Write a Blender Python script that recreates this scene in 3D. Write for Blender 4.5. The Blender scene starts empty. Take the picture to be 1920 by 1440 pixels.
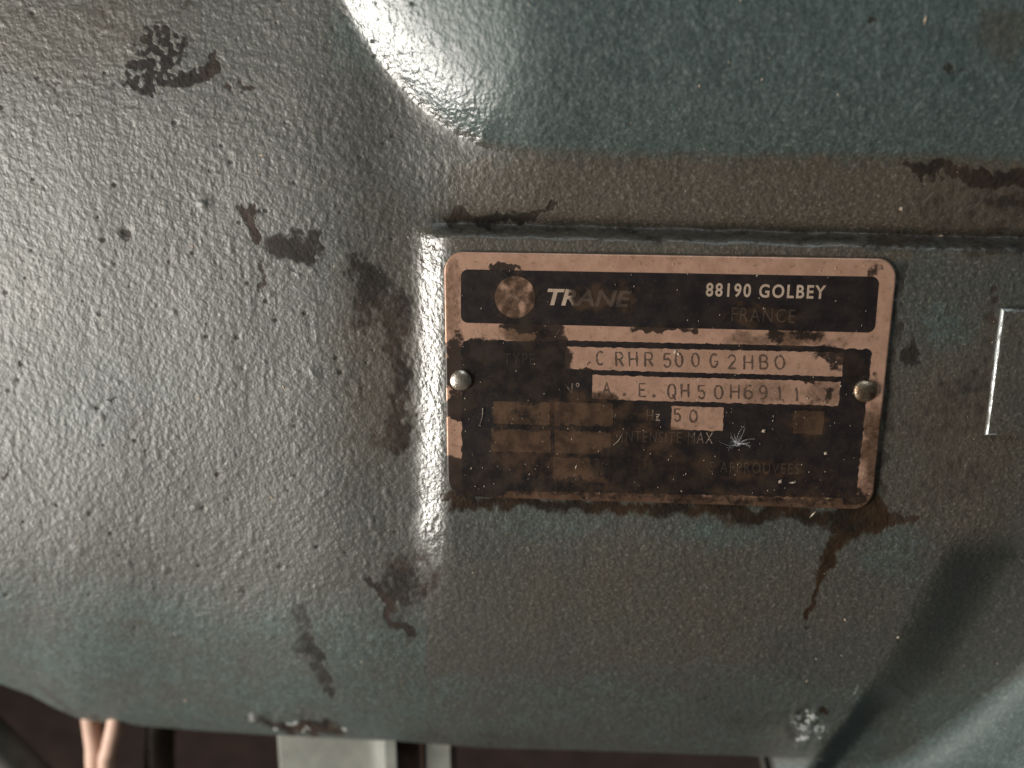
import bpy, math, random
import numpy as np
from mathutils import Matrix, Vector

random.seed(7)
rng = np.random.RandomState(11)
S = bpy.context.scene
COL = S.collection

# ------------------------------------------------------------------ camera
# The nameplate is a flat rectangle: its four corners in the photograph and
# its real width give the camera position, tilt and roll. World: X along the
# plate, Z up, camera on the -Y side, floor at Z = 0.
PW = 0.090
F = 2143.0
PLATE_PX = [(832, 472), (1684, 486), (1635, 956), (839, 931)]
PZ = 0.600                                    # height of the plate centre above the floor
A = []
for (u, v), (x, y) in zip([(0, 1), (1, 1), (1, 0), (0, 0)], PLATE_PX):
    x -= 960; y = 720 - y
    A.append([u, v, 1, 0, 0, 0, -x*u, -x*v, -x]); A.append([0, 0, 0, u, v, 1, -y*u, -y*v, -y])
H = np.linalg.svd(np.array(A))[2][-1].reshape(3, 3); H /= H[2, 2]
Mx = np.linalg.inv(np.diag([F, F, 1.])) @ H
n1 = np.linalg.norm(Mx[:, 0]); n2 = np.linalg.norm(Mx[:, 1])
PH = PW * n2 / n1
flip = np.array([1, 1, -1.])
r1 = flip * Mx[:, 0] / n1; r2 = flip * Mx[:, 1] / n2
U_, _, Vt = np.linalg.svd(np.stack([r1, r2], 1), full_matrices=False)
r1, r2 = (U_ @ Vt).T
r3 = np.cross(r1, r2)
tc = flip * (Mx @ np.array([.5, .5, 1])) * PW / n1      # plate centre in camera space
Rwc = np.stack([r1, -r3, r2], 1)              # world axes X, Y, Z as camera vectors
CAM = -Rwc.T @ tc + np.array([0, 0, PZ])
cam_data = bpy.data.cameras.new('camera'); cam = bpy.data.objects.new('camera', cam_data)
COL.objects.link(cam)
m = np.eye(4); m[:3, :3] = Rwc.T; m[:3, 3] = CAM
cam.matrix_world = Matrix(m.tolist())
cam_data.sensor_width = 36; cam_data.lens = F / 1920 * 36
cam_data.clip_start = 0.005; cam_data.clip_end = 20
cam_data.dof.use_dof = True
cam_data.dof.focus_distance = float(-tc[2]) - 0.001
cam_data.dof.aperture_fstop = 9
S.camera = cam

# ------------------------------------------------------------------ light
world = bpy.data.worlds.new('World'); S.world = world; world.use_nodes = True
bg = world.node_tree.nodes['Background']
bg.inputs[0].default_value = (0.97, 1.0, 0.90, 1); bg.inputs[1].default_value = 0.022

def area_lamp(name, loc, aim, sx, sy, power, color):
    l = bpy.data.lights.new(name, 'AREA'); l.shape = 'RECTANGLE'; l.size = sx; l.size_y = sy
    l.energy = power; l.color = color
    o = bpy.data.objects.new(name, l); COL.objects.link(o); o.location = loc
    o.rotation_euler = (Vector(aim) - Vector(loc)).to_track_quat('-Z', 'Y').to_euler()
    return o
area_lamp('doorway_lamp', (-0.71, -0.325, 0.405), (-0.02, 0, 0.61), 0.25, 0.42, 10.9, (1.0, 0.955, 0.88))
area_lamp('ceiling_lamp', (0.15, -0.55, 1.55), (0.05, 0, 0.55), 0.5, 0.5, 4.6, (0.86, 0.96, 1.0))  # added cool fill from above, standing in for general room light
S.view_settings.view_transform = 'Standard'; S.view_settings.look = 'None'
S.view_settings.exposure = 0; S.view_settings.gamma = 1
try: S.view_settings.use_curve_mapping = False
except Exception: pass

# ------------------------------------------------------------------ helpers
def rays(px, py):
    d = np.stack([(np.asarray(px, float) - 960) / F, (720 - np.asarray(py, float)) / F, -np.ones_like(np.asarray(px, float))], -1)
    return d @ Rwc                            # = Rwc^T d
def at(px, py, o=0.0):
    """point on the ray through a photo pixel, o metres in front of the plate plane (Y = -o)"""
    d = rays(px, py); o = np.asarray(o, float)
    t = (-o - CAM[1]) / d[..., 1]
    return CAM + d * t[..., None]
def at_floor(px, py, z=0.0):
    d = rays(px, py); t = (z - CAM[2]) / d[..., 2]
    return CAM + d * t[..., None]
def to_px(P):
    c = (np.asarray(P) - CAM) @ Rwc.T
    return 960 + F * c[..., 0] / -c[..., 2], 720 - F * c[..., 1] / -c[..., 2]

ORI = {}
def link(o, origin, parent=None):
    COL.objects.link(o); ORI[o.name] = np.array(origin, float)
    if parent is not None:
        o.parent = parent; o.location = Vector((ORI[o.name] - ORI[parent.name]).tolist())
    else:
        o.location = Vector(ORI[o.name].tolist())
    return o
def empty(name, origin, parent=None):
    return link(bpy.data.objects.new(name, None), origin, parent)
def tag(o, label=None, cat=None, group=None, kind=None):
    for k, v in (('label', label), ('category', cat), ('group', group), ('kind', kind)):
        if v: o[k] = v
    return o
def mesh(name, verts, faces, mat, parent=None, smooth=True, attrs=None, origin=None):
    v = np.asarray(verts, float)
    if origin is None: origin = v.mean(0)
    me = bpy.data.meshes.new(name)
    fa = np.asarray(faces, dtype=object) if not isinstance(faces, np.ndarray) else faces
    if isinstance(faces, np.ndarray) and faces.dtype != object:
        n, k = faces.shape
        me.vertices.add(len(v)); me.vertices.foreach_set('co', (v - origin).astype(np.float32).ravel())
        me.loops.add(n * k); me.loops.foreach_set('vertex_index', faces.astype(np.int32).ravel())
        me.polygons.add(n)
        me.polygons.foreach_set('loop_start', np.arange(0, n * k, k, dtype=np.int32))
        me.polygons.foreach_set('loop_total', np.full(n, k, dtype=np.int32))
        me.update(calc_edges=True); me.validate()
    else:
        me.from_pydata([tuple(p) for p in (v - origin)], [], [tuple(int(i) for i in f) for f in faces]); me.update()
    if smooth: me.polygons.foreach_set('use_smooth', np.ones(len(me.polygons), bool))
    for an, av in (attrs or {}).items():
        a = me.attributes.new(an, 'FLOAT', 'POINT'); a.data.foreach_set('value', np.asarray(av, np.float32).ravel())
    me.materials.append(mat)
    return link(bpy.data.objects.new(name, me), origin, parent)

GR = rng.uniform(0, 2*np.pi, 4096); GX, GY = np.cos(GR), np.sin(GR)
def perlin(x, y, seed=0):
    x = np.asarray(x, float); y = np.asarray(y, float)
    xi = np.floor(x).astype(np.int64); yi = np.floor(y).astype(np.int64); fx = x - xi; fy = y - yi
    def g(i, j):
        h = (i * 374761393 + j * 668265263 + seed * 144664997) & 0xffffffff
        h = ((h ^ (h >> 13)) * 1274126177) & 0xffffffff
        h = (h ^ (h >> 16)) & 4095
        return GX[h] * (x - i) + GY[h] * (y - j)
    u = fx*fx*fx*(fx*(fx*6-15)+10); v = fy*fy*fy*(fy*(fy*6-15)+10)
    a = g(xi, yi)*(1-u) + g(xi+1, yi)*u; b = g(xi, yi+1)*(1-u) + g(xi+1, yi+1)*u
    return (a*(1-v) + b*v) * 1.5
def fbm(x, y, wl, octs=3, seed=0, gain=.5):
    r = 0; a = 1; f = 1.0 / wl
    for i in range(octs):
        r = r + a * perlin(x*f + 17.3*i, y*f - 9.1*i, seed + i); a *= gain; f *= 2
    return r
def ss(a, b, x):
    t = np.clip((x - a) / (b - a), 0, 1); return t*t*(3-2*t)
def blob(x, y, cx, cy, rx, ry, ang=0, soft=.45):
    a = math.radians(ang); dx = x - cx; dy = y - cy
    u = (dx*math.cos(a) + dy*math.sin(a)) / rx; v = (-dx*math.sin(a) + dy*math.cos(a)) / ry
    return 1 - ss(1 - soft, 1 + soft, np.sqrt(u*u + v*v))
def pdist(x, y, pts):
    """signed distance to a polyline (sign from the nearest segment) and the parameter along it"""
    best = np.full(np.shape(x), 1e9); sgn = np.zeros(np.shape(x)); par = np.zeros(np.shape(x))
    for k in range(len(pts) - 1):
        (x0, y0), (x1, y1) = pts[k], pts[k+1]
        dx, dy = x1-x0, y1-y0; L = dx*dx + dy*dy
        t = np.clip(((x-x0)*dx + (y-y0)*dy) / L, 0, 1)
        d = np.hypot(x - x0 - t*dx, y - y0 - t*dy)
        w = d < best
        best = np.where(w, d, best); sgn = np.where(w, np.sign((x-x0)*dy - (y-y0)*dx), sgn); par = np.where(w, (k + t)/(len(pts)-1), par)
    return best, sgn, par
def stroke(x, y, pts, w0, w1, soft=.5):
    d, _, p = pdist(x, y, pts); w = w0 + (w1 - w0) * p
    return 1 - ss(1 - soft, 1 + soft, d / w)

# ------------------------------------------------------------------ materials
def new_mat(name):
    m = bpy.data.materials.new(name); m.use_nodes = True
    nt = m.node_tree; return m, nt, nt.nodes['Principled BSDF']
class N:
    def __init__(s, nt): s.nt = nt
    def __call__(s, typ, ins=None, **kw):
        n = s.nt.nodes.new(typ)
        for k, v in kw.items(): setattr(n, k, v)
        for k, v in (ins or {}).items():
            if hasattr(v, 'is_output') or isinstance(v, bpy.types.NodeSocket): s.nt.links.new(v, n.inputs[k])
            else: n.inputs[k].default_value = v
        return n
    def attr(s, name): return s('ShaderNodeAttribute', attribute_name=name).outputs['Fac']
    def math(s, op, a, b=0.0, c=None, clamp=False):
        ins = {0: a, 1: b}
        if c is not None: ins[2] = c
        return s('ShaderNodeMath', ins, operation=op, use_clamp=clamp).outputs[0]
    def mix(s, f, a, b):
        n = s('ShaderNodeMix', data_type='RGBA')
        for sock, v in ((n.inputs[0], f), (n.inputs[6], a), (n.inputs[7], b)):
            if isinstance(v, bpy.types.NodeSocket): s.nt.links.new(v, sock)
            else: sock.default_value = v if not isinstance(v, tuple) else (*v, 1)[:4]
        return n.outputs[2]
    def step(s, x, a, b):
        return s('ShaderNodeMapRange', {0: x, 1: a, 2: b, 3: 0.0, 4: 1.0}, interpolation_type='SMOOTHSTEP').outputs[0]
    def noise(s, scale, detail=3, rough=.55, vec=None):
        ins = {'Scale': scale, 'Detail': detail, 'Roughness': rough}
        if vec is not None: ins['Vector'] = vec
        return s('ShaderNodeTexNoise', ins).outputs[0]

def paint_material():
    m, nt, b = new_mat('weathered_teal_paint'); n = N(nt)
    pos = n('ShaderNodeNewGeometry').outputs['Position']
    teal, dark, rust, bare = (n.attr(k) for k in ('teal', 'dark', 'rust', 'bare'))
    nA = n.noise(70, 4, .6, pos); nB = n.noise(420, 3, .6, pos); nC = n.noise(1500, 2, .6, pos)
    tan = n.math('ADD', n.attr('tan'), n.math('MULTIPLY', n.math('SUBTRACT', nA, .5), .9))
    film = n.mix(n.step(tan, .1, .9), (.066, .067, .055), (.084, .067, .047))
    tl = n.mix(n.step(nB, .35, .68), (.052, .082, .081), (.075, .109, .106))
    tf = n.math('ADD', teal, n.math('MULTIPLY', n.math('SUBTRACT', nA, .5), .7))
    tf = n.math('ADD', tf, n.math('MULTIPLY', n.math('SUBTRACT', nB, .5), .45))
    c = n.mix(n.step(tf, .22, .78), film, tl)
    sp = n.step(nC, .30, .70)
    c = n.mix(n.math('MULTIPLY', n.math('SUBTRACT', 1.0, sp), .55), c, (.025, .025, .022))
    c = n.mix(n.math('MULTIPLY', n.step(nC, .58, .72), .40), c, (.21, .20, .175))
    df = n.math('ADD', n.math('ADD', dark, n.math('MULTIPLY', n.math('SUBTRACT', nB, .5), 1.1)), n.math('MULTIPLY', n.math('SUBTRACT', nC, .5), .6))
    dk = n.math('MULTIPLY', n.step(df, .24, .70), n.step(dark, .02, .12))
    c = n.mix(n.math('MULTIPLY', dk, n.math('ADD', .58, n.math('MULTIPLY', dark, .42))), c, n.mix(n.step(nA, .38, .62), (.012, .009, .008), (.034, .021, .014)))
    rf = n.math('ADD', rust, n.math('MULTIPLY', n.math('SUBTRACT', nB, .5), .6))
    rk = n.math('MULTIPLY', n.step(rf, .22, .72), n.step(rust, .02, .12))
    rc = n.mix(n.step(nA, .4, .62), (.013, .008, .005), (.034, .018, .009))
    c = n.mix(n.math('MULTIPLY', rk, .93), c, rc)
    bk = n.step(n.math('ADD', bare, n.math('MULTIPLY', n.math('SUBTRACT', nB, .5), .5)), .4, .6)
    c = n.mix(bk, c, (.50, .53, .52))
    nt.links.new(c, b.inputs['Base Color'])
    r = n.math('ADD', .40, n.math('MULTIPLY', nB, .22))
    r = n.math('ADD', r, n.math('MULTIPLY', dk, .18))
    r = n.math('SUBTRACT', r, n.math('MULTIPLY', rk, .06))
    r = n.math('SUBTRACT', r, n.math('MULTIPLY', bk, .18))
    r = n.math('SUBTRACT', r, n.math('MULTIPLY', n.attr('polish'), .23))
    nt.links.new(r, b.inputs['Roughness'])
    nt.links.new(n.math('MULTIPLY', bk, .55), b.inputs['Metallic'])
    nt.links.new(n.math('SUBTRACT', .85, n.math('MULTIPLY', n.math('MAXIMUM', dk, rk), .58)), b.inputs['Specular IOR Level'])
    h = n.math('ADD', n.math('MULTIPLY', nC, .45), n.math('MULTIPLY', n.noise(800, 1, .5, pos), .8))
    h = n.math('SUBTRACT', h, n.math('MULTIPLY', dk, .35))
    bp = n('ShaderNodeBump', {'Height': h, 'Strength': 1.0, 'Distance': .00024})
    nt.links.new(bp.outputs[0], b.inputs['Normal'])
    return m

def grime_material(name, base, base2, rough, metal, ink=False, vfac=.92, vcol=((.052, .027, .015), (.115, .066, .040))):
    m, nt, b = new_mat(name); n = N(nt)
    pos = n('ShaderNodeNewGeometry').outputs['Position']
    dark, varn = n.attr('grime'), n.attr('varnish')
    nA = n.noise(260, 4, .6, pos); nB = n.noise(900, 3, .65, pos); nC = n.noise(2300, 2, .6, pos)
    c = n.mix(n.step(nA, .35, .65), base, base2)
    c = n.mix(n.math('MULTIPLY', n.step(nB, .55, .72), .35), c, (.05, .035, .025))
    vf = n.math('ADD', varn, n.math('MULTIPLY', n.math('SUBTRACT', nB, .5), .55))
    vc = n.mix(n.step(nA, .38, .62), *vcol)
    c = n.mix(n.math('MULTIPLY', n.math('MULTIPLY', n.step(vf, .15, .85), n.step(varn, .01, .2)), vfac), c, vc)
    df = n.math('ADD', dark, n.math('MULTIPLY', n.math('SUBTRACT', nB, .5), .55))
    dk = n.math('MULTIPLY', n.step(df, .36, .60), n.step(dark, .02, .12))
    gc = n.mix(n.step(nA, .35, .66), (.010, .0075, .007), (.026, .016, .011))
    c = n.mix(n.math('MULTIPLY', dk, .96), c, gc)
    c = n.mix(n.math('MULTIPLY', n.step(nC, .66, .78), .16 if ink else .25), c, (.30, .25, .21))
    nt.links.new(c, b.inputs['Base Color'])
    nt.links.new(n.math('ADD', rough, n.math('MULTIPLY', n.math('SUBTRACT', nA, .5), .25)), b.inputs['Roughness'])
    nt.links.new(n.math('MULTIPLY', n.math('SUBTRACT', 1.0, dk), metal), b.inputs['Metallic'])
    b.inputs['Specular IOR Level'].default_value = .4
    bp = n('ShaderNodeBump', {'Height': n.math('ADD', nB, n.math('MULTIPLY', dk, .6)), 'Strength': .35, 'Distance': .00012})
    nt.links.new(bp.outputs[0], b.inputs['Normal'])
    return m

def simple_material(name, c1, c2, rough, metal=0., scale=200, bump=.3, spec=.5, dist=.0002):
    m, nt, b = new_mat(name); n = N(nt)
    pos = n('ShaderNodeNewGeometry').outputs['Position']
    nA = n.noise(scale, 4, .6, pos); nB = n.noise(scale*6, 2, .6, pos)
    c = n.mix(n.step(nA, .35, .65), c1, c2)
    nt.links.new(c, b.inputs['Base Color'])
    nt.links.new(n.math('ADD', rough - .08, n.math('MULTIPLY', nB, .16)), b.inputs['Roughness'])
    b.inputs['Metallic'].default_value = metal; b.inputs['Specular IOR Level'].default_value = spec
    bp = n('ShaderNodeBump', {'Height': nB, 'Strength': bump, 'Distance': dist})
    nt.links.new(bp.outputs[0], b.inputs['Normal'])
    return m

M_PAINT = paint_material()
M_METAL = grime_material('tarnished_plate_metal', (.56, .33, .235), (.43, .252, .172), .42, .35)  # pink base colour carries the warm reflection of the surroundings
M_INK = grime_material('blue_black_ink', (.012, .009, .010), (.020, .014, .012), .45, 0., True, .8, ((.010, .007, .006), (.052, .027, .014)))
M_FIELD = grime_material('bare_field_metal', (.52, .31, .22), (.40, .236, .162), .45, .35, False, .94, ((.030, .017, .010), (.085, .048, .028)))  # same warm reflection in the base colour as the plate
M_PRINT = grime_material('printed_lettering', (.44, .33, .25), (.36, .26, .19), .5, 0., False, .95, ((.016, .011, .009), (.060, .038, .026)))
M_STAMP = simple_material('stamped_mark', (.060, .034, .022), (.105, .060, .040), .6, 0, 700)
M_RIVET = simple_material('rivet_steel', (.36, .30, .22), (.16, .10, .06), .36, .85, 500, .4)
M_FLOOR = simple_material('red_brown_floor', (.160, .105, .090), (.10, .066, .058), .6, 0, 40, .5)
M_CABLE = simple_material('peach_cable_jacket', (.52, .34, .26), (.44, .28, .21), .5, 0, 120, .1)
M_HOSE = simple_material('brown_hose_rubber', (.060, .040, .026), (.035, .025, .018), .55, 0, 120, .2)
M_BLACK = simple_material('grey_black_hose', (.085, .075, .062), (.050, .045, .038), .6, 0, 120, .2)
M_BRKT = simple_material('grey_bracket_paint', (.235, .24, .215), (.19, .195, .175), .42, 0, 160, .35)
M_RUSTY = simple_material('rusty_edge', (.12, .068, .050), (.085, .052, .042), .6, 0, 300, .5)
M_DUST = simple_material('pale_dust', (.50, .42, .33), (.28, .20, .14), .7, 0, 900, .1)
M_LINT = simple_material('white_lint', (.75, .75, .76), (.65, .65, .68), .6, 0, 900, .1)

# ------------------------------------------------------------------ relief of the casting
BOSS = [(480, -400), (560, -200), (600, -100), (645, 0), (700, 100), (785, 200), (860, 255), (930, 284), (1050, 294), (1300, 300), (1700, 302), (1920, 314), (2400, 345)]
def spline(p, sub=6):
    p = np.array(p, float); n = len(p); out = []
    for i in range(n-1):
        p0, p1, p2, p3 = p[max(i-1, 0)], p[i], p[i+1], p[min(i+2, n-1)]
        for t in np.linspace(0, 1, sub, endpoint=False):
            out.append(.5*((2*p1) + (-p0+p2)*t + (2*p0-5*p1+4*p2-p3)*t*t + (-p0+3*p1-3*p2+p3)*t**3))
    return [tuple(q) for q in out] + [tuple(p[-1])]
BOSS = spline(BOSS, 4)
L1 = [(1800, 985), (1770, 1020), (1700, 1150), (1640, 1262), (1585, 1345), (1530, 1412), (1500, 1450)]
SHELF = [(1300, 1424), (1440, 1414), (1520, 1418), (1600, 1428), (1650, 1424), (1700, 1398), (1800, 1330), (1860, 1283), (1920, 1233), (2000, 1160), (2400, 800)]
BOTX = [-400, -100, 0, 60, 100, 150, 200, 340, 500, 640, 760, 900, 1100, 1300, 1442, 1520, 1600, 1650, 1700, 1800, 1860, 1920, 2000, 2400]
BOTY = [1150, 1252, 1282, 1304, 1326, 1348, 1356, 1367, 1378, 1385, 1391, 1402, 1407, 1414, 1419, 1423, 1433, 1429, 1403, 1335, 1288, 1238, 1165, 805]
NOD = []
for _ in range(240):
    NOD.append((rng.uniform(-60, 780), rng.uniform(-60, 1200), rng.uniform(3, 6.5), rng.choice([1, -1]) * rng.uniform(.06, .20)))
NOD.append((380, 382, 9, .45)); NOD.append((236, 434, 10, -.35)); NOD.append((905, 262, 10, .35))
def pad_top(x): return 428 + (x - 820) * .026

def relief(x, y, fine=True):
    """metres in front of the plate plane, at photo pixel (x, y)"""
    step = 3.6
    # big rounded bell on the left
    t = np.clip((800 - x), 0, None)
    g = 1.1 * (.5 - .5 * np.cos(np.clip(t / 240, 0, 1) * np.pi))
    tl = np.clip((680 - x) / 680, 0, None)
    g = g - 9.0 * (tl ** 2 / (tl + .12)) * (1 - .75 * ss(560, 1080, y))
    wv = ss(800, 250, x)
    g = g - wv * (6.0 * np.clip((240 - y) / 470, 0, None) ** 1.9 + 2.6 * np.clip((y - 240) / 600, 0, None) ** 2 + 2.0 * np.clip((y - 740) / 500, 0, None) ** 2)
    base = -step + g
    # band between pad and upper boss
    band = 4.5 * np.clip((pad_top(x) - y) / 135, 0, 1) ** 1.2 * ss(680, 1040, x)
    base = base + band
    # flat pad for the plate
    lt = (x - 4 * perlin(y/60, y*0, 3) - 781) / 54; left = (np.logaddexp(0, lt*8) - np.logaddexp(0, (lt-1)*8)) / 8; groove = np.exp(-((y - pad_top(x) + 12) / 20) ** 2) * ss(800, 880, x); base = base - 1.6 * groove
    top = ss(-14, 18, y - pad_top(x) - 5 * fbm(x, y*0, 120, 2, 13))
    o = base * (1 - left * top) + (-.6 - 2.9 * ss(985, 1200, y)) * left * top
    # upper boss
    d, s, _ = pdist(x, y, BOSS)
    di = np.where(s > 0, d, 0)
    sd = d * s; di = 6 * np.logaddexp(0, sd / 6); o = o + 10.0 * (1 - np.exp(-di / 120))
    # slow fall towards the bottom and the turn under
    bot = np.interp(x, BOTX, BOTY); bot2 = np.where(x < 1442, bot, 1419 + .03 * (x - 1442))
    o = o - 9.0 * np.clip((y - 985) / 400, 0, 1.2) ** 2
    sfr = np.clip((y - (bot2 - 240)) / 240, 0, 1)
    rt = 1 - ss(1400, 1560, x)
    o = o - 24 * (1 - np.sqrt(1 - (.985 * sfr) ** 2)) * rt - 6 * sfr * (1 - rt)
    # recess on the lower right and the flange shelf
    d, s, p = pdist(x, y, L1)
    w = 125 - 78 * ss(.42, .62, p)
    rec = np.where(s > 0, ss(0, 1, d / w), 0) * ss(985, 1040, y)
    o = o - 7.5 * rec + 3.0 * rec * ss(130, 420, d)
    d, s, _ = pdist(x, y, SHELF)
    di = np.where((s < 0), d, 0) / 115
    di = np.where(x > 1400, di, 0)
    o = o + 32 * np.tanh(17 / 32 * di ** 1.9)
    # uneven casting skin
    o = o + .26 * fbm(x, y, 320, 3, 5)
    plate_zone = ss(800, 835, x) * (1 - ss(1690, 1720, x)) * ss(440, 470, y) * (1 - ss(965, 990, y))
    if fine:
        k = 1 - .55 * plate_zone - .45 * ss(775, 790, x) * (1 - ss(830, 850, x)) * ss(430, 450, y) * (1 - ss(1000, 1060, y))
        k = k * np.where(x > 830, .75, 1)
        o = o + k * (.047 * fbm(x * 1.2, y * .9, 15, 2, 21, .5) * (1 + .6*fbm(x, y, 150, 2, 23)) + .035 * perlin(x/38, y/30, 33))
        for (cx, cy, r, h) in NOD:
            q = (np.abs(x - cx) < 4*r) & (np.abs(y - cy) < 4*r)
            if q.any(): o[q] += h * np.exp(-((x[q]-cx)**2 + (y[q]-cy)**2) / (r*r))
        # broken paint at the lower edge
        ch = np.maximum(blob(x, y, 560, 1357, 85, 24, 8), blob(x, y, 1508, 1364, 34, 38, -30))
        o = o + ch * .9 * fbm(x, y, 26, 2, 77)
    return o * .001

def casting_masks(x, y):
    wx = x + 15 * fbm(x, y, 60, 5, 41, .62); wy = y + 15 * fbm(x, y, 60, 5, 52, .62)
    B = lambda *a, **k: blob(wx, wy, *a, **{'soft': .52, **k})
    ST = lambda *a, **k: stroke(wx, wy, *a, **k)
    mx = lambda *a: np.maximum.reduce(a)
    sp = .5 + .9 * fbm(x, y, 16, 2, 61)
    d, s, _ = pdist(x, y, BOSS)
    boss = np.where(s > 0, ss(-8, 40, d), 0)
    teal = .12 + boss * .78
    teal = teal + .42 * ss(1060, 1200, y + .10*(800-x)) * (x < 800) + .35 * ss(1180, 1330, y) * (x >= 800)
    teal = mx(teal, .52*B(1770, 620, 65, 75, soft=.8), .45*B(1000, 985, 160, 40, soft=.8), .42*B(1350, 1000, 150, 40, soft=.8), .45*B(180, 740, 190, 110, 0, soft=.8), .55*B(700, 60, 90, 110, soft=.7), .4*B(1690, 1040, 90, 60))
    d, s, _ = pdist(x, y, SHELF)
    teal = np.where((s < 0) & (x > 1400), teal + ss(0, 60, d) * .7, teal)
    teal = teal - .5 * B(1880, 60, 75, 60, 0, soft=.5)
    tan = mx(.15 * (1 - ss(780, 900, x)), .85*ss(270, 330, wy) * (1 - ss(440, 480, wy)) * ss(760, 900, wx), .7*B(730, 650, 110, 260, soft=.7), .8*B(1800, 820, 170, 230, soft=.6), .55*B(1850, 400, 200, 110), .6*B(100, 60, 260, 90, soft=.8), .5*B(1250, 1120, 400, 130, soft=.7), .3*B(640, 250, 120, 120, soft=.8), .8*ST([(820, 462), (1700, 478)], 14, 14))
    dark = mx(
        .72*ST([(680, 500), (708, 555), (742, 620), (752, 720), (744, 840)], 28, 20, soft=.8) * np.clip(.65 + sp * .6, 0, 1.2),
        .52*ST([(566, 1155), (572, 1200)], 18, 20), .62*ST([(575, 1200), (600, 1250), (622, 1312)], 15, 8),
        1.0*B(302, 92, 40, 44) * sp * 1.7, 1.0*B(280, 145, 42, 34) * sp * 1.7, 1.1*ST([(335, 149), (378, 142), (404, 118)], 11, 14),
        .7*B(452, 160, 22, 22) * sp * 1.4, .35*B(178, 20, 30, 22), .5*B(350, 5, 22, 10), .35*B(215, 160, 24, 16),
        1.0*ST([(452, 385), (466, 415), (488, 442)], 12, 10), .95*B(556, 466, 48, 28, 8), .8*B(600, 455, 14, 22), .6*ST([(492, 490), (484, 545)], 8, 6),
        .5*B(654, 448, 12, 14), .5*B(668, 490, 16, 20), .66*B(700, 545, 42, 46), .66*B(745, 590, 34, 55), .55*B(690, 600, 46, 22), .66*B(750, 690, 22, 80), .66*B(744, 800, 24, 60), .6*B(720, 822, 36, 24),
        .85*ST([(686, 1084), (712, 1096), (738, 1165), (770, 1190)], 12, 8), .62*B(758, 1090, 52, 55), .5*B(800, 1075, 40, 60), .45*B(740, 1150, 34, 40),
        .80*ST([(855, 412), (930, 408), (985, 402), (1052, 386)], 15, 6), .85*B(900, 414, 45, 12),
        .44*ST([(850, 430), (1000, 432), (1200, 438), (1400, 444), (1650, 452), (1950, 462)], 12, 16, soft=.9), .5*ST([(1500, 448), (1950, 462)], 8, 22),
        .85*ST([(1700, 314), (1760, 318), (1850, 334), (2000, 345)], 13, 18), .42*B(1840, 385, 140, 75), .6*ST([(1850, 385), (1960, 395)], 12, 22), .5*B(1745, 395, 16, 10), .5*B(1800, 130, 14, 6), .35*B(1890, 60, 80, 50), .7*B(1635, 30, 8, 6), .7*B(1785, 130, 12, 7),
        .72*B(1714, 655, 15, 34, 8), .45*B(1700, 580, 12, 14), .5*B(1860, 590, 22, 26), .6*B(1868, 555, 9, 22), .48*B(1810, 735, 60, 34, -20), .45*B(1850, 760, 26, 60), .42*B(1760, 790, 90, 60), .40*B(1790, 900, 90, 60), .42*ST([(1866, 600), (1845, 700), (1825, 820)], 16, 16),
        .5*ST([(1690, 500), (1672, 700), (1650, 940)], 10, 14), .9*B(1672, 972, 26, 13, 12), .9*B(1708, 974, 16, 8, -12),
        .4*B(810, 990, 14, 40),
        .38*B(1420, 1330, 160, 50), .4*B(900, 1390, 200, 20), 1.0*B(565, 1362, 82, 15, 10), .5*B(100, 1310, 60, 14, 30), .6*B(182, 1343, 22, 6),
        .7*B(210, 745, 9, 4), .7*B(12, 880, 5, 30), .55*B(237, 434, 13, 7))
    for (cx, cy, r, h) in NOD:
        if h < 0: dark = np.maximum(dark, .62 * blob(x, y, cx, cy, r * .9, r * .7))
    rust = mx(
        .72*ST([(838, 942), (950, 944), (1200, 950), (1400, 960), (1560, 968)], 13, 20, soft=.8), .85*B(1600, 975, 62, 32, -8), .8*ST([(1640, 900), (1640, 960)], 12, 26),
        .8*ST([(1600, 995), (1552, 1035), (1537, 1085), (1520, 1130), (1514, 1175)], 17, 3, soft=.8),
        
        .75*B(1548, 1335, 24, 10, 15), .5*ST([(830, 560), (834, 930)], 3, 4))
    bare = mx(B(480, 1342, 10, 5, 30), B(556, 1348, 13, 5, 0), B(514, 1366, 9, 4, 50), .8*B(575, 1371, 7, 3), .8*B(640, 1374, 5, 4)) * .9  # glints on the chipped wet paint, put in as pale spots
    bare = mx(bare, B(1510, 1362, 30, 32, -30) * np.clip(.38 + 1.5*fbm(x, y, 10, 3, 91), 0, .9))
    bare = mx(bare, .42*stroke(x, y, [(1642, 1258), (1585, 1345), (1530, 1412)], 3.2, 2.2, .6), .5*B(1600, 1300, 6, 20, 30))  # worn recess edge, with the light it catches put into the colour
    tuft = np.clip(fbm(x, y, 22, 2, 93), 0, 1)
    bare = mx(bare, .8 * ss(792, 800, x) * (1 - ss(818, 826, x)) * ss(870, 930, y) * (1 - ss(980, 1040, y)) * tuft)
    d, s, _ = pdist(x, y, BOSS)
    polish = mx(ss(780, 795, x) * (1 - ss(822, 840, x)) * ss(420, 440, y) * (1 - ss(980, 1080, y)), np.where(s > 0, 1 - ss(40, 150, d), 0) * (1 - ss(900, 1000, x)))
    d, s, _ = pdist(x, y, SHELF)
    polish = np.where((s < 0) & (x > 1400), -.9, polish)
    return dict(polish=polish, tan=np.clip(tan, 0, 1), teal=np.clip(teal, 0, 1), dark=np.clip(dark, 0, 1), rust=np.clip(rust, 0, 1), bare=np.clip(bare, 0, 1))

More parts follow.
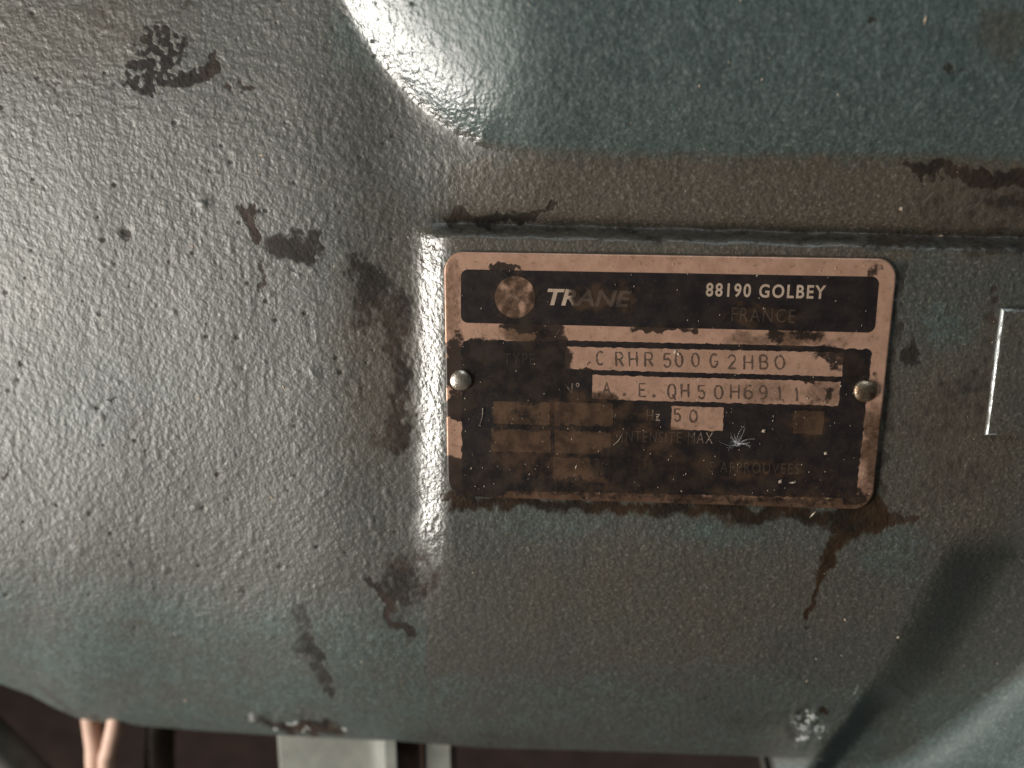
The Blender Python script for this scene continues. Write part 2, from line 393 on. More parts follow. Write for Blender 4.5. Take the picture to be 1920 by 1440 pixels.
# ------------------------------------------------------------------ the setting
def grid_faces(nr, nc):
    i = np.arange(nr*nc).reshape(nr, nc)
    return np.stack([i[:-1, :-1], i[1:, :-1], i[1:, 1:], i[:-1, 1:]], -1).reshape(-1, 4)
gx, gy = np.meshgrid(np.linspace(-1.3, 1.3, 60), np.linspace(-.5, 2.2, 50))
gz = .0016 * fbm(gx, gy, .12, 3, 8)
floor = mesh('floor', np.stack([gx, gy, gz], -1).reshape(-1, 3), grid_faces(50, 60), M_FLOOR)
tag(floor, kind='structure')

# ------------------------------------------------------------------ compressor
comp = empty('compressor', (0, .06, .47))
tag(comp, 'teal painted cast iron compressor housing, stained and dusty, carrying the nameplate', 'compressor')
NC, NR = 880, 660
cx = np.linspace(-330, 2250, NC); tr = np.linspace(0, 1, NR)
X, T = np.meshgrid(cx, tr)
BOT = np.interp(X, BOTX, BOTY)
Y = -330 + T * (BOT + 330)
O = relief(X.copy(), Y.copy())
P = at(X, Y, O).reshape(-1, 3)
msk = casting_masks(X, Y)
# underside and back close the body
last = P.reshape(NR, NC, 3)[-1]; first = P.reshape(NR, NC, 3)[0]
under = [last + np.array([0, dy, dz]) for dy, dz in ((.004, -.0022), (.012, -.003), (.05, -.002))]
backb = last.copy(); backb[:, 1] = .15
backt = first.copy(); backt[:, 1] = .15
allv = np.concatenate([P] + under + [backb, backt, ])
rows = [np.arange((NR-1)*NC, NR*NC)] + [NR*NC + k*NC + np.arange(NC) for k in range(5)] + [np.arange(NC)]
fx = [grid_faces(NR, NC)]
for a, b in zip(rows[:-1], rows[1:]):
    fx.append(np.stack([a[:-1], b[:-1], b[1:], a[1:]], -1))
extra = len(allv) - len(P)
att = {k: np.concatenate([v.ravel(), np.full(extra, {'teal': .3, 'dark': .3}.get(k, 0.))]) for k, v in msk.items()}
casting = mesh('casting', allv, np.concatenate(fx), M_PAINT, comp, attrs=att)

# base flange: the rounded shelf that swings out at the lower right
FC, FR = 300, 150
X2, T2 = np.meshgrid(np.linspace(1452, 2250, FC), np.linspace(0, 1, FR))
top2 = np.interp(X2, BOTX, BOTY) - 9
Y2 = top2 + T2 * (1650 - top2)
X2 = X2 + 26 * T2 * (1 - (X2 - 1452) / 798)
O2 = relief(X2.copy(), Y2.copy()) - .00002
P2 = at(X2, Y2, O2)
rows2 = [P2.reshape(-1, 3)]
lft = P2[:, 0].copy(); lft2 = lft + np.array([-.0005, .0012, 0]); lft3 = lft2 + np.array([0, .05, 0])
vv = np.concatenate(rows2 + [lft2, lft3]); n0 = FR * FC
ff = [grid_faces(FR, FC)]
i0 = np.arange(FR) * FC; i1 = n0 + np.arange(FR); i2 = i1 + FR
for a_, b_ in ((i0, i1), (i1, i2)): ff.append(np.stack([a_[:-1], b_[:-1], b_[1:], a_[1:]], -1))
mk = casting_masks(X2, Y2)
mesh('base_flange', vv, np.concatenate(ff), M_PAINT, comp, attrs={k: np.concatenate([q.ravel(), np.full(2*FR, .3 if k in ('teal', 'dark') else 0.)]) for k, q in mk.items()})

# ---- text helper
def text_mesh(s, offset=0., shear=0., extrude=0., bevel=0., res=4, space=1.0):
    c = bpy.data.curves.new('t', 'FONT'); c.body = s; c.size = 1; c.offset = offset; c.shear = shear; c.space_character = space
    c.extrude = extrude; c.bevel_depth = bevel; c.bevel_resolution = 2; c.resolution_u = res
    if extrude == 0: c.dimensions = '2D'; c.fill_mode = 'FRONT'
    o = bpy.data.objects.new('t', c); COL.objects.link(o)
    dg = bpy.context.evaluated_depsgraph_get(); me = bpy.data.meshes.new_from_object(o.evaluated_get(dg))
    v = np.array([p.co[:] for p in me.vertices]); f = [tuple(p.vertices) for p in me.polygons]
    bpy.data.objects.remove(o); bpy.data.curves.remove(c); bpy.data.meshes.remove(me)
    return v, f
def fit(v, p0, p1, hpx):
    """lay text verts (x right, y up) on the plate: p0 = photo px of the lower left corner, p1 = lower right, cap height in px"""
    lo, hi = v.min(0), v.max(0)
    a = at(*p0); b = at(*p1); up = at(p0[0], p0[1] - hpx) - a
    up = np.array([0, 0, up[2]])
    u = ((v[:, 0] - lo[0]) / (hi[0] - lo[0]))[:, None]; w = ((v[:, 1] - lo[1]) / (hi[1] - lo[1]))[:, None]
    return a + u * (b - a) + w * up

# ---- raised rib beside the plate
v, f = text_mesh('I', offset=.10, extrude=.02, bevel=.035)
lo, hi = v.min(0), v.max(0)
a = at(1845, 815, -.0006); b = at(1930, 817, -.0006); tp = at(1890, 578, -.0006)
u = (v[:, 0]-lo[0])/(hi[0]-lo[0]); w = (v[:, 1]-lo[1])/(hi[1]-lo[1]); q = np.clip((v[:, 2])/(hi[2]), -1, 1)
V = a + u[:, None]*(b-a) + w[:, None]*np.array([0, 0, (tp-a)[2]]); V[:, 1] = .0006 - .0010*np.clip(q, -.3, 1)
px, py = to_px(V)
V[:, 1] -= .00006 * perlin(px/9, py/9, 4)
mesh('cast_rib', V, f, M_PAINT, comp, smooth=False, attrs=dict(polish=np.zeros(len(V)), tan=np.full(len(V), .5), teal=np.full(len(V), .2), dark=np.full(len(V), .2), rust=np.zeros(len(V)), bare=np.where((q < .98) & (u < .14), (.42 + .5*perlin(px/14, py/14, 9)), 0.)))['label'] = 'raised cast rib with worn bright edge'  # left bevel whitened: scuffs plus the light on it, as colour

# ------------------------------------------------------------------ nameplate
def plate_masks(x, y):
    wx = x + 9 * fbm(x, y, 34, 4, 141, .65); wy = y + 9 * fbm(x, y, 34, 4, 152, .65)
    B = lambda *a, **k: blob(wx, wy, *a, **k); ST = lambda *a, **k: stroke(wx, wy, *a, **k)
    mx = lambda *a: np.maximum.reduce(a)
    g = mx(
        .85*B(942, 503, 34, 9), .55*B(1640, 508, 24, 12, -25), .85*B(1000, 612, 62, 12), .75*B(1035, 655, 36, 45), .8*B(1235, 616, 60, 9), .6*B(1290, 622, 22, 10),
        .8*B(905, 690, 70, 60), .9*B(1000, 700, 75, 60), .85*B(852, 690, 24, 58), .55*B(856, 640, 12, 30), .62*ST([(1065, 700), (1110, 690)], 12, 8),
        .62*B(1455, 632, 20, 18), .6*B(1510, 630, 34, 14), .62*B(1560, 668, 40, 20, 30), .70*B(1600, 690, 26, 36), .62*B(1516, 712, 14, 10), .6*B(1552, 740, 12, 18), .45*B(1535, 755, 20, 10),
        .85*B(860, 765, 30, 28), .85*B(852, 895, 34, 40), .9*B(900, 905, 60, 40), .5*ST([(840, 918), (1000, 920), (1250, 930), (1560, 940)], 10, 12), .6*B(1600, 930, 30, 22),
        .7*B(1160, 870, 60, 50, soft=.7), .6*B(1250, 900, 120, 40, soft=.6), .5*B(1035, 828, 8, 26), .55*ST([(925, 800), (1150, 803)], 5, 6), .5*B(990, 778, 34, 14), .55*B(1050, 905, 90, 14),
        .42*B(1130, 745, 22, 8), .55*B(1598, 735, 12, 30), .5*B(1640, 720, 10, 30))
    vn = mx(
        .75*B(965, 557, 44, 44), .8*B(985, 625, 48, 22), .5*B(848, 560, 14, 90), .9*B(1085, 830, 170, 95, soft=.15), .95*B(1516, 792, 40, 32),
        .55*B(1410, 636, 60, 16), .7*B(1490, 634, 60, 18), .45*B(1430, 735, 60, 25), .5*B(1545, 735, 40, 30), .72*B(1640, 840, 26, 90), .6*B(1630, 930, 40, 40), .85*ST([(840, 930), (1640, 955)], 26, 30),
        .35*B(848, 820, 16, 50), .3*B(1600, 640, 50, 14), .28*B(1307, 785, 60, 26), .62*B(1270, 885, 150, 50, soft=.6), .6*B(930, 905, 90, 26, soft=.6), .45*B(1540, 640, 70, 12), .4*B(890, 690, 30, 60), .45*B(1480, 900, 120, 40, soft=.7), .95*B(1088, 558, 16, 26, soft=.3), .82*B(1125, 560, 30, 26), .95*B(1172, 558, 26, 30, soft=.3), .90*B(1432, 592, 75, 20, soft=.3), .62*B(1160, 820, 40, 20), .75*B(1225, 824, 90, 22, soft=.6), .85*B(1420, 880, 100, 22), .72*B(1475, 880, 30, 12), .25*B(1250, 490, 400, 10))
    return dict(grime=np.clip(g, 0, 1), varnish=np.clip(vn, 0, 1))

def sheet(name, quad, oz, mat, parent, sp=2.6, radius=0., ragged=0., side=None, seed=0, vmin=0.):
    """flat piece on the plate from four photo corners (TL, TR, BR, BL), oz metres above the plate face"""
    q = [at(*p, 0.) for p in quad]
    lx = max(np.hypot(quad[1][0]-quad[0][0], quad[1][1]-quad[0][1]), 4); ly = max(np.hypot(quad[3][0]-quad[0][0], quad[3][1]-quad[0][1]), 4)
    nc, nr = int(lx/sp)+2, int(ly/sp)+2
    u, v = np.meshgrid(np.linspace(0, 1, nc), np.linspace(0, 1, nr))
    if radius:
        # pull corner vertices onto an arc
        X0, Y0 = u*lx, v*ly
        cxx = np.clip(X0, radius, lx-radius); cyy = np.clip(Y0, radius, ly-radius)
        dx, dy = X0-cxx, Y0-cyy; m_ = np.maximum(np.abs(dx), np.abs(dy)); L = np.hypot(dx, dy)
        k = np.where(L > 1e-6, m_/np.maximum(L, 1e-6), 1)
        u, v = (cxx + dx*k)/lx, (cyy + dy*k)/ly
    if ragged:
        X0, Y0 = u*lx, v*ly
        ex = np.exp(-np.minimum(X0, lx-X0)/6); ey = np.exp(-np.minimum(Y0, ly-Y0)/6)
        u = u + ragged*ex*fbm(X0, Y0, 14, 2, 200+seed)/lx; v = v + ragged*ey*fbm(X0, Y0, 14, 2, 240+seed)/ly
    PP = ((1-u)*(1-v))[..., None]*q[0] + (u*(1-v))[..., None]*q[1] + (u*v)[..., None]*q[2] + ((1-u)*v)[..., None]*q[3]
    PP = PP.reshape(-1, 3); PP[:, 1] = -oz
    px, py = to_px(PP)
    PP[:, 1] -= plate_wave(px, py)
    fc = grid_faces(nr, nc)
    idx = np.arange(nr*nc).reshape(nr, nc)
    ring = np.concatenate([idx[0, :-1], idx[:-1, -1], idx[-1, :0:-1], idx[:0:-1, 0]])
    verts = [PP]; faces = [fc]
    if side:
        cen = PP.mean(0); out = PP[ring] - cen
        nb = np.roll(PP[ring], -1, 0) - np.roll(PP[ring], 1, 0)
        nrm = np.stack([nb[:, 2], 0*nb[:, 0], -nb[:, 0]], -1); nrm /= np.linalg.norm(nrm, axis=1)[:, None] + 1e-12
        nrm *= np.sign((nrm*out).sum(1))[:, None]
        prev = ring; base = len(PP)
        for (dx, dz) in side:
            rp = PP[ring] + nrm*dx; rp[:, 1] += dz
            verts.append(rp); cur = base + np.arange(len(ring)); base += len(ring)
            faces.append(np.stack([prev, np.roll(prev, -1), np.roll(cur, -1), cur], -1)); prev = cur
    verts = np.concatenate(verts); faces = np.concatenate(faces)
    px, py = to_px(verts)
    return mesh(name, verts, faces, mat, parent, attrs={k: np.maximum(a_, vmin if k == 'varnish' else 0) for k, a_ in plate_masks(px, py).items()})
def plate_wave(px, py):
    return .00012 * fbm(px, py, 260, 2, 300) + .00002 * perlin(px/40, py/40, 301)

e = 2.6
pl = sheet('nameplate', [(832+e, 472+e), (1684-e, 486+e), (1635-e, 956-e), (839+e, 931-e)], 0., M_METAL, comp, 2.4, 34,
           side=[(.00016, .00005), (.00026, .00017), (.00026, .0010)])
pl['label'] = 'riveted metal nameplate, tarnished and covered in brown grime'
hp = sheet('header_panel', [(864, 505), (1649, 519), (1640, 624), (864, 605)], .00003, M_INK, pl, 3, 14, .0, seed=1)
dp = sheet('data_panel', [(865, 637), (1635, 655), (1604, 934), (866, 918)], .00003, M_INK, pl, 3, 10, 2.2, seed=2)
ln = sheet('rule_line', [(1040, 638), (1560, 650), (1560, 657), (1040, 645)], .00005, M_INK, pl, 2.6, 0, 1.2, seed=3)
FIELDS = [
    [(1060, 650), (1584, 661), (1578, 706), (1060, 692)],
    [(1111, 703), (1577, 716), (1571, 761), (1110, 748)],
    [(924, 752), (1031, 754), (1031, 797), (924, 794)],
    [(1040, 753), (1151, 757), (1149, 800), (1040, 797)],
    [(922, 803), (1033, 806), (1033, 849), (922, 846)],
    [(1040, 806), (1146, 810), (1145, 852), (1040, 849)],
    [(1037, 857), (1146, 860), (1144, 906), (1037, 902)],
    [(1259, 761), (1357, 764), (1355, 808), (1258, 805)],
    [(1488, 769), (1546, 771), (1543, 815), (1486, 812)],
]
for k, qd in enumerate(FIELDS):
    sheet('stamping_field', qd, .00006, M_FIELD, pl, 2.4, 0, 1.6, seed=10+k, vmin=(0, 0, .82, .72, .88, .84, .95, .12, .9)[k])
# round emblem, plain disc
th = np.linspace(0, 2*np.pi, 49)[:-1]
pts = [(966, 557)] + [(966 + r*38*math.cos(t)*(1+.012*math.sin(5*t)), 557 + r*39.5*math.sin(t)) for r in (.15, .3, .45, .6, .75, .88, 1.) for t in th]
pv = at(np.array([p[0] for p in pts]), np.array([p[1] for p in pts])); pv[:, 1] = -.00007
fc = [(0, 1+k, 1+(k+1) % 48) for k in range(48)]
for r in range(6): fc += [(1+48*r+k, 1+48*(r+1)+k, 1+48*(r+1)+(k+1) % 48, 1+48*r+(k+1) % 48) for k in range(48)]
px, py = to_px(pv); pv[:, 1] -= plate_wave(px, py)
ea = plate_masks(px, py); ea['varnish'] = np.clip(.70 + .25*fbm(px, py, 16, 2, 71) - .45*blob(px, py, 942, 538, 9, 6) - .45*blob(px, py, 993, 538, 6, 9) - .4*blob(px, py, 979, 577, 7, 13), 0, 1)
mesh('emblem_disc', pv, fc, M_FIELD, pl, attrs=ea)

def print_line(name, s, p0, p1, h, mat, offset=0., shear=0., oz=.00006, extra=0.):
    v, f = text_mesh(s, offset, shear, space=1.0 if shear else 1.22); V = fit(v, p0, p1, h)
    px, py = to_px(V); V[:, 1] = -oz - plate_wave(px, py)
    mk = plate_masks(px, py); mk['varnish'] = np.clip(mk['varnish'] + (extra(px) if callable(extra) else extra), 0, 1)
    return mesh(name, V, f, mat, pl, smooth=False, attrs=mk)
print_line('brand_lettering', 'TRANE', (1026, 572), (1184, 576), 31, M_PRINT, .028, .22, extra=lambda q: .55 * ss(1058, 1078, q) - .35 * np.exp(-((q - 1135)/22)**2))
print_line('place_lettering', '88190 GOLBEY', (1323, 556), (1547, 561), 26, M_PRINT, .022)
print_line('country_lettering', 'FRANCE', (1371, 602), (1490, 606), 26, M_PRINT, .0, extra=.45)
print_line('unit_lettering', 'Hz', (1212, 788), (1237, 789), 20, M_PRINT, .0, extra=.2)
print_line('caption_lettering', 'INTENSITE MAX', (1166, 828), (1336, 832), 21, M_PRINT, -.004, extra=.35)
print_line('caption_lettering', 'S APPROUVEES', (1330, 885), (1498, 889), 20, M_PRINT, -.004, extra=.32)

print_line('caption_lettering', 'TYPE', (945, 683), (1003, 684), 21, M_PRINT, .0, extra=.35)
print_line('caption_lettering', 'N°', (1058, 738), (1086, 739), 21, M_PRINT, .0, extra=.45)
# hand-punched characters: strokes on a unit box (x right, y up)
def arc(cx_, cy_, rx, ry, a0, a1, n=9):
    return [(cx_ + rx*math.cos(math.radians(a)), cy_ + ry*math.sin(math.radians(a))) for a in np.linspace(a0, a1, n)]
GLYPH = {
    'C': [arc(.5, .5, .5, .5, 55, 305, 13)], '0': [arc(.5, .5, .5, .5, 0, 360, 17)], 'O': [arc(.5, .5, .5, .5, 0, 360, 17)],
    'Q': [arc(.5, .5, .5, .5, 0, 360, 17), [(.6, .25), (1.0, -.08)]],
    'R': [[(0, 0), (0, 1), (.55, 1)] + arc(.6, .74, .36, .26, 80, -80, 7) + [(.5, .48), (0, .48)], [(.5, .48), (1, 0)]],
    'B': [[(0, 0), (0, 1), (.5, 1)] + arc(.55, .76, .36, .24, 80, -80, 7) + [(0, .52)], [(.5, .52)] + arc(.55, .26, .43, .26, 80, -80, 7) + [(0, 0)]],
    'H': [[(0, 0), (0, 1)], [(1, 0), (1, 1)], [(0, .5), (1, .5)]],
    '5': [[(.95, 1), (.1, 1), (.05, .56), (.45, .62)] + arc(.5, .31, .47, .31, 75, -150, 10)],
    'G': [arc(.5, .5, .5, .5, 55, 330, 13) + [(1, .45), (.6, .45)]],
    '2': [arc(.5, .72, .46, .28, 165, -25, 8) + [(0, 0), (1, 0)]],
    'A': [[(0, 0), (.5, 1), (1, 0)], [(.2, .36), (.8, .36)]], 'E': [[(1, 0), (0, 0), (0, 1), (1, 1)], [(0, .52), (.8, .52)]],
    '6': [[(.85, .95)] + arc(.7, .45, .7, .55, 95, 175, 6) + arc(.5, .3, .48, .3, 180, 540, 15)],
    '9': [[(.15, .05)] + arc(.3, .55, .7, .55, -85, -5, 6) + arc(.5, .7, .48, .3, 0, 360, 15)],
    '1': [[(-.6, .78), (.5, 1), (.5, 0)]], '.': [[(.2, .2), (.6, .8)]],
}
def stamped(chars, wpx=3.1):
    vs, fs, b = [], [], 0
    for ch, x0, x1, yb, h in chars:
        jx, jy, sl = rng.uniform(-.8, .8), rng.uniform(-.8, .8), rng.uniform(-.04, .04)
        for st in GLYPH[ch]:
            p = np.array(st, float)
            q = np.stack([x0 + jx + p[:, 0]*(x1-x0-2) + 1 + sl*h*p[:, 1] - .02*h*p[:, 1], yb + jy - p[:, 1]*h], -1)
            dn = [q[0]]
            for a_, c_ in zip(q[:-1], q[1:]):
                m_ = max(1, int(np.hypot(*(c_-a_))/4)); dn += [a_ + (c_-a_)*t for t in np.linspace(0, 1, m_+1)[1:]]
            q = np.array(dn); tg = np.gradient(q, axis=0); tg /= np.linalg.norm(tg, axis=1)[:, None] + 1e-9
            nm = np.stack([-tg[:, 1], tg[:, 0]], -1)
            w_ = wpx * (.5 + .22*np.array([rng.uniform(-1, 1) for _ in q]))[:, None] * (1.6 if ch == '.' else 1)
            e0, e1 = q[0] - tg[0]*wpx*.35, q[-1] + tg[-1]*wpx*.35
            q2 = np.concatenate([[e0], q, [e1]]); n2_ = np.concatenate([[nm[0]], nm, [nm[-1]]]); w2 = np.concatenate([w_[:1]*.5, w_, w_[-1:]*.5])
            L, Rr = q2 + n2_*w2, q2 - n2_*w2; n_ = len(q2)
            vs.append(at(L[:, 0], L[:, 1])); vs.append(at(Rr[:, 0], Rr[:, 1]))
            fs += [(b+k, b+k+1, b+n_+k+1, b+n_+k) for k in range(n_-1)]; b += 2*n_
    V = np.concatenate(vs); px, py = to_px(V); V[:, 1] = -.00009 - plate_wave(px, py) - .000002*rng.rand(len(V))
    return mesh('stamped_lettering', V, fs, M_STAMP, pl, smooth=False)
row1 = [('C', 1117, 1132, 'x'), ('R', 1154, 1168, 0), ('H', 1180, 1196, 0), ('R', 1209, 1225, 0), ('5', 1243, 1258, 0), ('0', 1266, 1281, 0), ('0', 1296, 1311, 0), ('G', 1330, 1346, 0),
        ('2', 1365, 1381, 0), ('H', 1394, 1411, 0), ('B', 1424, 1440, 0), ('O', 1453, 1472, 0)]
stamped([(c, a, b, 684 + (a-1117)*.026 + rng.uniform(-1, 1), 25) for c, a, b, _ in row1])
row2 = [('A', 1130, 1144, 24), ('.', 1168, 1174, 6), ('E', 1198, 1211, 24), ('.', 1223, 1229, 6), ('Q', 1251, 1267, 27), ('H', 1276, 1291, 24), ('5', 1308, 1322, 24), ('0', 1339, 1356, 25), ('H', 1369, 1386, 25), ('6', 1394, 1411, 25), ('9', 1424, 1439, 25), ('1', 1461, 1465, 25), ('1', 1493, 1497, 25)]
stamped([(c, a, b, 740 + (a-1130)*.030 + rng.uniform(-1, 1) + (3 if c in '.Q' else 0), h) for c, a, b, h in row2])
stamped([('5', 1264, 1277, 790, 23), ('0', 1293, 1308, 791, 22)])

def rivet(cx_, cy_, r_px):
    c = at(cx_, cy_); r = r_px * .109e-3 * 1.0
    vs, fs = [], []; ns, nr_ = 28, 9
    for i in range(nr_):
        t = i/(nr_-1)
        rr = r * math.sin(t*math.pi/2*1.0); h = .0010 * math.cos(t*math.pi/2)
        if i == nr_-1: rr, h = r*1.0, -.0003
        for k in range(ns):
            a = 2*math.pi*k/ns; w = 1 + .03*math.sin(3*a+cx_)
            vs.append((c[0] + rr*w*math.cos(a), -h - .00005, c[2] + rr*w*math.sin(a)))
    fs = [(i*ns+k, i*ns+(k+1) % ns, (i+1)*ns+(k+1) % ns, (i+1)*ns+k) for i in range(nr_-1) for k in range(ns)]
    return mesh('rivet', vs, fs, M_RIVET, pl)
rivet(864, 713, 21).data.materials[0] = simple_material('rivet_bare_steel', (.62, .58, .52), (.40, .34, .27), .34, .85, 500, .4); rivet(1622, 733, 22)

# ------------------------------------------------------------------ things under the compressor
def tube(name, pts, r, mat, parent=None, ns=14, sub=8):
    p = np.array(pts, float); n = len(p); out = []
    for i in range(n-1):
        p0, p1, p2, p3 = p[max(i-1, 0)], p[i], p[i+1], p[min(i+2, n-1)]
        for t in np.linspace(0, 1, sub, endpoint=False):
            out.append(.5*((2*p1) + (-p0+p2)*t + (2*p0-5*p1+4*p2-p3)*t*t + (-p0+3*p1-3*p2+p3)*t**3))
    out.append(p[-1]); c = np.array(out)
    tg = np.gradient(c, axis=0); tg /= np.linalg.norm(tg, axis=1)[:, None]
    ref = np.array([0, 1, 0.]) if abs(tg[0][1]) < .9 else np.array([1, 0, 0.])
    vs = []
    for q, t in zip(c, tg):
        a = np.cross(t, ref); a /= np.linalg.norm(a); b = np.cross(t, a)
        for k in range(ns):
            w = 2*math.pi*k/ns; vs.append(q + r*(math.cos(w)*a + math.sin(w)*b))
    fs = [(i*ns+k, i*ns+(k+1) % ns, (i+1)*ns+(k+1) % ns, (i+1)*ns+k) for i in range(len(c)-1) for k in range(ns)]
    fs += [tuple(range(ns-1, -1, -1)), tuple((len(c)-1)*ns + k for k in range(ns))]
    o = mesh(name, vs, fs, mat, parent, origin=p[-1]); return o
def col_pts(pxs, oy, zfloor=.003):
    q = [at(x, y, -oy) for x, y in pxs]
    q += [q[-1] + np.array([0, 0, -.03]), q[-1] + np.array([0, .002, -.2])]
    e_ = q[-1].copy(); e_[2] = zfloor
    return q + [e_]
D1 = float(-relief(np.array([175., 230.]), np.array([1340., 1350.]), False).min()) + .006
print('cable depth', D1, 'silhouettes', relief(np.array([640., 1100.]), np.array([1383., 1405.]), False))
t1 = tube('cable', col_pts([(168, 1290), (171, 1345), (178, 1400), (180, 1445)], D1), .0028, M_CABLE)
tag(t1, 'straight peach coloured cable hanging below the housing at its rounded corner', 'cable', None)
t2 = tube('cable', col_pts([(222, 1290), (218, 1345), (206, 1400), (200, 1445)], D1-.0035), .0024, M_CABLE)
tag(t2, 'thinner peach cable leaning against the straight cable, beside the brown hose', 'cable', None)
t3 = tube('hose', col_pts([(300, 1290), (300, 1350), (299, 1445)], D1+.012), .0045, M_HOSE)
tag(t3, 'dark brown rubber hose under the housing next to the peach cables', 'hose', None)
t4 = tube('hose', col_pts([(-190, 1150), (-120, 1290), (-30, 1375), (45, 1450), (150, 1560), (230, 1700)], .045), .0062, M_BLACK)
tag(t4, 'grey black hose slanting down past the rounded corner of the housing', 'hose', None)

# mounting bracket: web, flange turned towards the viewer, narrow stay
BY = float(-relief(np.array([560., 640., 760.]), np.array([1378., 1383., 1389.]), False).min()) + .006
br = empty('mounting_bracket', [*at(640, 1400, -BY)[:2], 0.0])
tag(br, 'grey painted steel mounting bracket with rusty edged flange, under the housing', 'bracket')
def prism(name, pts, z0, z1, mat, parent):
    n = len(pts); vs = [(x, y, z0) for x, y in pts] + [(x, y, z1) for x, y in pts]
    fs = [tuple(range(n-1, -1, -1)), tuple(range(n, 2*n))] + [(k, (k+1) % n, n+(k+1) % n, n+k) for k in range(n)]
    return mesh(name, vs, fs, mat, parent, smooth=False)
xa, xb, xc = at(521, 1410, -BY)[0], at(690, 1410, -BY)[0], at(731, 1410, -BY)[0]
ztop = at(640, 1300, -BY)[2]
prof = [(xa, BY+.003), (xa, BY+.0006), (xa+.0006, BY)]
rad = xc - xb
prof += [(xb + rad*math.sin(t), BY - rad*(1-math.cos(t))) for t in np.linspace(0, 1.35, 9)]
ex, ey = prof[-1]
prof += [(ex+.0006, ey-.004), (ex+.0035, ey-.004), (ex+.0035, BY+.003)]
prism('web', prof, 0, ztop, M_BRKT, br)
x0, x1 = at(738, 1410, -BY+.008)[0], at(795, 1410, -BY+.006)[0]
prism('flange', [(ex+.0035, BY-.004), (ex+.0040, BY-.0045), (x1-.0005, BY-.0045), (x1, BY-.004), (x1, BY+.003), (ex+.0035, BY+.003)], 0, ztop, M_RUSTY, br)
x2 = at(848, 1410, -BY+.003)[0]
prism('stay', [(x1, BY-.0035), (x1+.0004, BY-.0040), (x2-.0005, BY-.0040), (x2, BY-.0035), (x2, BY+.006), (x1, BY+.006)], 0, ztop, M_BRKT, br)

# ------------------------------------------------------------------ lint, hairs and dust
def hairs(name, curves, r, mat):
    vs, fs, b = [], [], 0
    for c in curves:
        c = np.array(c); tg = np.gradient(c, axis=0); tg /= np.linalg.norm(tg, axis=1)[:, None] + 1e-12
        n = len(c)
        for i, (q, t) in enumerate(zip(c, tg)):
            a = np.cross(t, [0.3, 1, 0.2]); a /= np.linalg.norm(a); bb = np.cross(t, a); rr = r*(1 - .6*i/(n-1))
            for k in range(3): vs.append(q + rr*(math.cos(2.094*k)*a + math.sin(2.094*k)*bb))
        fs += [(b+i*3+k, b+i*3+(k+1) % 3, b+(i+1)*3+(k+1) % 3, b+(i+1)*3+k) for i in range(n-1) for k in range(3)]
        b += 3*n
    return mesh(name, vs, fs, mat)
curves = []
for k in range(30):
    a = rng.uniform(-.1, math.pi + .5); L = rng.uniform(8, 22) if k % 3 else rng.uniform(20, 44); bend = rng.uniform(-.7, .7)
    c = [];
    for t in np.linspace(0, 1, 6):
        aa = a + bend*t
        c.append(at(1382 + L*t*math.cos(aa), 833 - L*t*math.sin(aa), .0002 + .0016*t*rng.uniform(.3, 1)))
    curves.append(c)
for k in range(40):
    a = rng.uniform(0, 6.28); c = [at(1382 + 6*t*math.cos(a+t), 833 - 5*t*math.sin(a+t), .0002 + .0006*t) for t in np.linspace(0, 1, 4)]
    curves.append(c)
tag(hairs('lint_tuft', curves, .000022, M_LINT), 'small white tuft of lint fibres stuck on the nameplate', 'lint')

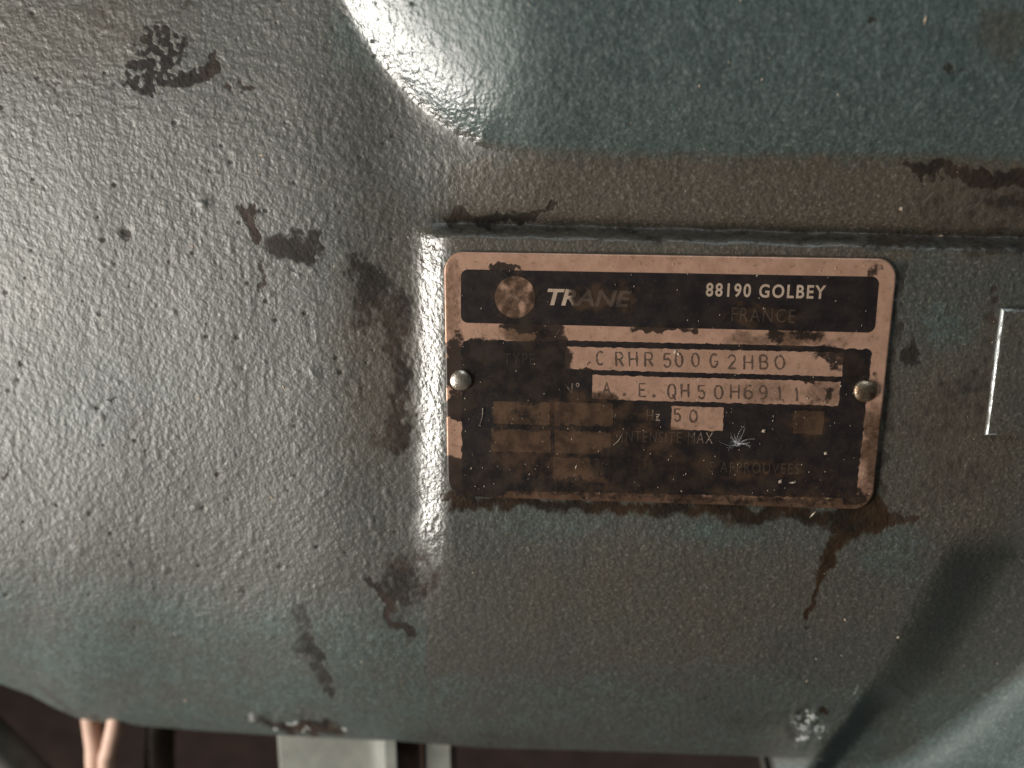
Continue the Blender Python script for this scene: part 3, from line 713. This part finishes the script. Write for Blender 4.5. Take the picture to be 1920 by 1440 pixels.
def surf(px, py):
    """height of what lies at this pixel: plate face or casting skin"""
    x = np.array([float(px)]); y = np.array([float(py)])
    if 834 < px < 1660 and 476 < py < 935: return .00010
    return float(relief(x, y)[0]) + .00005
HS = [(242, 803, 272, 764, 'yellow'), (905, 765, 897, 800, 'pale'), (1150, 835, 1165, 815, 'white')]
for (x0, y0, x1, y1, cn), lab in zip(HS, ['fine pale hair lying on the bare dusty bell of the housing', 'fine pale fibre on the nameplate near the brown fields', 'short white fibre on the nameplate before the word INTENSITE']):
    c = []
    for t in np.linspace(0, 1, 6):
        x = x0 + (x1-x0)*t + 3*math.sin(3*t); y = y0 + (y1-y0)*t
        c.append(at(x, y, surf(x, y) + .0001))
    tag(hairs('fibre', [c], .00007, M_DUST), lab, 'fibre')

vs, fs, b = [], [], 0
def fleck(px, py, L, w, ang, hgt):
    global b
    c = at(px, py, surf(px, py)); u = np.array([math.cos(ang), 0, math.sin(ang)])*L*.109e-3; v = np.array([-math.sin(ang), 0, math.cos(ang)])*w*.109e-3
    vs.extend([c-u, c+v, c+u, c-v, c + np.array([0, -hgt, 0]) + u*.2])
    fs.extend([(b, b+1, b+4), (b+1, b+2, b+4), (b+2, b+3, b+4), (b+3, b, b+4)]); b += 5
for k in range(260):
    px, py = rng.uniform(845, 1630), rng.uniform(485, 935)
    if py < 700 and rng.rand() < .5: continue
    s = rng.choice([.8, 1., 1.3, 2.0], p=[.62, .25, .11, .02])
    fleck(px, py, s*rng.uniform(1.2, 2.4), s*.8, rng.uniform(.8, 2.0), .00008)
for k in range(150):
    px, py = rng.uniform(0, 1900), rng.uniform(0, 1330)
    if 820 < px < 1690 and 440 < py < 970: continue
    s = rng.choice([.8, 1.2, 1.8], p=[.6, .3, .1])
    fleck(px, py, s*rng.uniform(1.0, 2.2), s*.9, rng.uniform(.3, 2.6), .00010)
for (px, py, L, w, a) in [(491, 291, 6, 3, .2), (361, 462, 4, 3, .3), (1735, 38, 9, 2.5, 1.5), (1266, 660, 5, 3, 1.2), (1272, 664, 3, 3, .5), (1690, 391, 5, 5, .5), (1765, 443, 6, 4, .1), (374, 747, 4, 3, .7), (532, 726, 6, 3, 2), (510, 933, 6, 3, 2.2), (1684, 1195, 4, 3, .5), (1585, 1162, 5, 3, 2.2), (1432, 808, 5, 4, .5), (1548, 850, 4, 4, 1), (1486, 905, 8, 2, .1), (1463, 903, 5, 4, 1), (348, 1313, 4, 4, .4), (1080, 876, 7, 2, 1.3), (1524, 965, 10, 2, .9)]:
    fleck(px, py, L, w, a, .00018)
tag(mesh('dust', vs, fs, M_DUST, smooth=False), 'scattered pale dust specks on the nameplate and housing', 'dust', kind='stuff')
